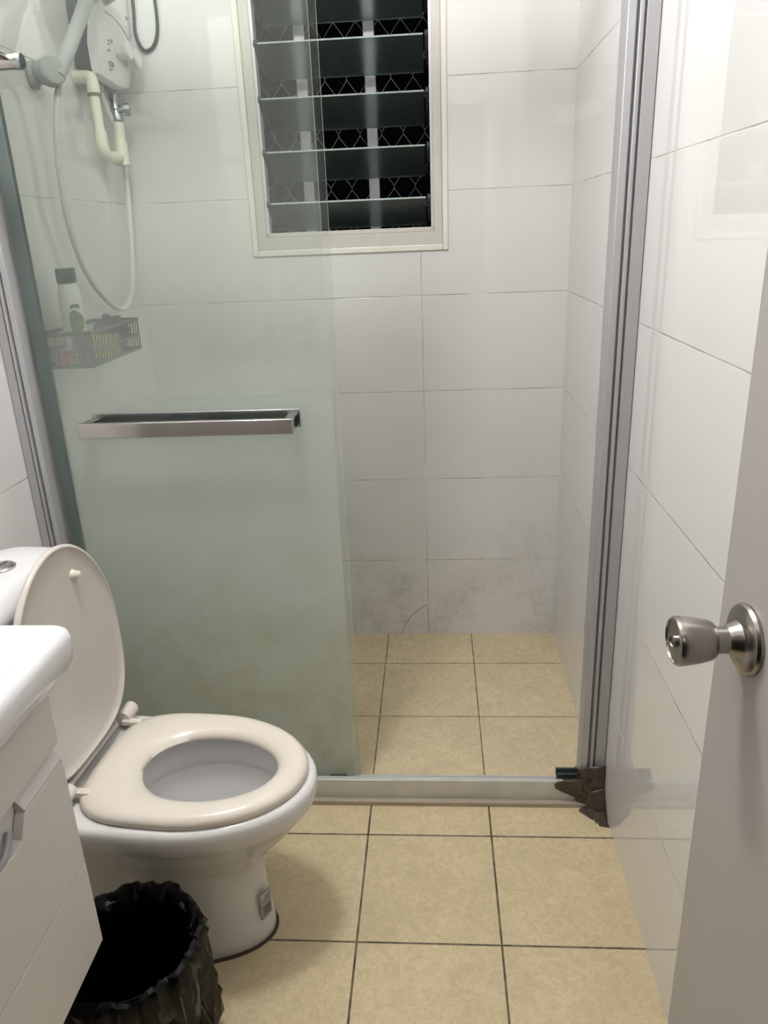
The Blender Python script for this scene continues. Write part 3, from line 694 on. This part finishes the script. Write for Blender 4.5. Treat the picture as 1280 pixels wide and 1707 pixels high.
bm = B(); loft(bm, [egg(-.026, .026, .032, z, 32, xm=0) for z in ()] or [[Vector((-1.27 + s * .024 * cos(2 * pi * k / 32), .315 + s * .036 * sin(2 * pi * k / 32), z)) for k in range(32)] for z, s in ((FZ, .92), (FZ + .006, 1), (FZ + .14, 1.0), (FZ + .165, .95), (FZ + .180, .78), (FZ + .184, .70))])
body = obj('body', bm, m_bottle, bt)
bm = B(); loft(bm, [[Vector((-1.27 + s * .024 * cos(2 * pi * k / 32), .315 + s * .036 * sin(2 * pi * k / 32), z)) for k in range(32)] for z, s in ((FZ + .184, .80), (FZ + .186, .84), (FZ + .214, .84), (FZ + .217, .80))])
obj('cap', bm, m_capblue, bt)
bm = B()
def bt_pt(a, z, o=1.03): return Vector((-1.27 + o * .024 * cos(a), .315 + o * .036 * sin(a), z))
ca = radians(-38); cz = FZ + .095; rings = []
g_ = [bm.verts.new(bt_pt(ca, cz, 1.16))]; ring = []
for k in range(20):
    t_ = 2 * pi * k / 20; rr_ = 1 + .12 * cos(3 * t_); ring.append(bm.verts.new(bt_pt(ca + radians(38) * cos(t_) * rr_, cz + .027 * sin(t_) * rr_, 1.06)))
for k in range(20): bm.faces.new((g_[0], ring[k], ring[(k + 1) % 20]))
ring2 = []
for (z0, z1) in ((cz + .028, cz + .036),):
    for k in range(9):
        aa = ca + radians(-24 + 6 * k); v1 = bm.verts.new(bt_pt(aa, z0 + .006 * cos((k - 4) / 4 * 1.2), 1.04)); v2 = bm.verts.new(bt_pt(aa, z1 + .006 * cos((k - 4) / 4 * 1.2), 1.04)); ring2.append((v1, v2))
for k in range(8): bm.faces.new((ring2[k][0], ring2[k + 1][0], ring2[k + 1][1], ring2[k][1]))
obj('fruit_label', bm, m_green, body)
bm = B(); loft(bm, [rrect(-1.249, -1.2145, .246, .288, z, .012, 4) for z in (FZ, FZ + .004, FZ + .065, FZ + .075)]); props(obj('purple_bottle', bm, m_purple, loc=(-1.232, .267, FZ), bevel=.002), 'short purple toiletry bottle at the near corner of the wire basket', 'bottle')
bm = B(); loft(bm, [rrect(-1.300, -1.262, .243, .275, z, .010, 4) for z in (FZ, FZ + .004, FZ + .020, FZ + .026)]); props(obj('soap_bar', bm, m_red, loc=(-1.28, .26, FZ), bevel=.004), 'red soap bar lying at the near end of the wire basket beside the purple bottle', 'soap')
bm = B(); loft(bm, [rrect(-1.285, -1.215, .355, .450, z, .012, 4) for z in (FZ, FZ + .004, FZ + .042, FZ + .048)]); props(obj('sponge', bm, m_yellow, loc=(-1.25, .40, FZ), bevel=.004), 'yellow sponge in the middle of the wire basket', 'sponge')
bm = B(); bmesh.ops.create_icosphere(bm, subdivisions=4, radius=1)
for v in bm.verts:
    n_ = 1 + .25 * noise.noise(v.co * 2.1); v.co = Vector((-1.262 + v.co.x * .046 * n_, .500 + v.co.y * .034 * n_, max(FZ + .040 + v.co.z * .050 * n_, FZ)))
props(obj('washcloth', bm, m_blue, loc=(-1.262, .50, FZ), angle=180), 'bunched dark grey washcloth at the far end of the wire basket', 'cloth')

# low tap on the back wall, seen dimly through the frosted glass
tpp = root('wall_tap', (-1.27, YB, .50), 'small chrome wall tap low on the back wall, blurred behind the frosted glass', 'tap')
bm = B(); lathe(bm, [(0, .026), (.006, .026), (.008, .014), (.05, .014)], (-1.27, YB - .0005, .505), (0, -1, 0), 20); tube(bm, spline([(-1.27, .905, .505), (-1.27, .88, .500), (-1.27, .868, .480), (-1.27, .866, .455)], 5), .010, 12); obj('spout', bm, m_chrome_d, tpp)
bm = B(); lathe(bm, [(0, .008), (.022, .008), (.024, .004)], (-1.27, .903, .515), (0, 0, 1), 12); tube(bm, [(-1.298, .903, .540), (-1.242, .903, .540)], .006, 10); obj('tap_handle', bm, m_chrome_d, tpp)

# towel rail on the left wall in front of the screen
tr = root('towel_rail', (XL, -.02, 1.69), 'chrome towel rail end reaching in from the left wall above the toilet tank', 'towel rail')
def rail_post(y):
    b = B(); lathe(b, [(.001, .022), (.006, .022), (.008, .0135), (.198, .0135), (.200, .0130), (.2005, 0)], (XL, y, 1.690), (1, 0, 0), 28); return b
for y in (-.02, -.62):
    obj('rail_post', rail_post(y), m_chrome, tr)
for y in (-.02, -.62):
    bm = B(); lathe(bm, [(.1985, .0145), (.206, .0145), (.209, .012), (.2095, 0)], (XL, y, 1.690), (1, 0, 0), 28); obj('end_cap', bm, m_chrome_d, tr)
bm = B(); tube(bm, [(-1.150, -.022, 1.697), (-1.150, -.618, 1.697)], .008, 14); obj('rail', bm, m_chrome, tr)

# ceiling lamp housing (above the frame)
cl = root('ceiling_lamp', (-.80, -.42, 2.58), 'round white ceiling lamp above the toilet', 'lamp')
bm = B(); lathe(bm, [(0, .12), (.012, .12), (.035, .105), (.04, .10), (.035, .095), (.02, .095)], (-.80, -.42, ZC - .0005), (0, 0, -1), 40); obj('housing', bm, m_white_p, cl)

for o in bpy.data.objects:
    if '_o' in o: del o['_o']
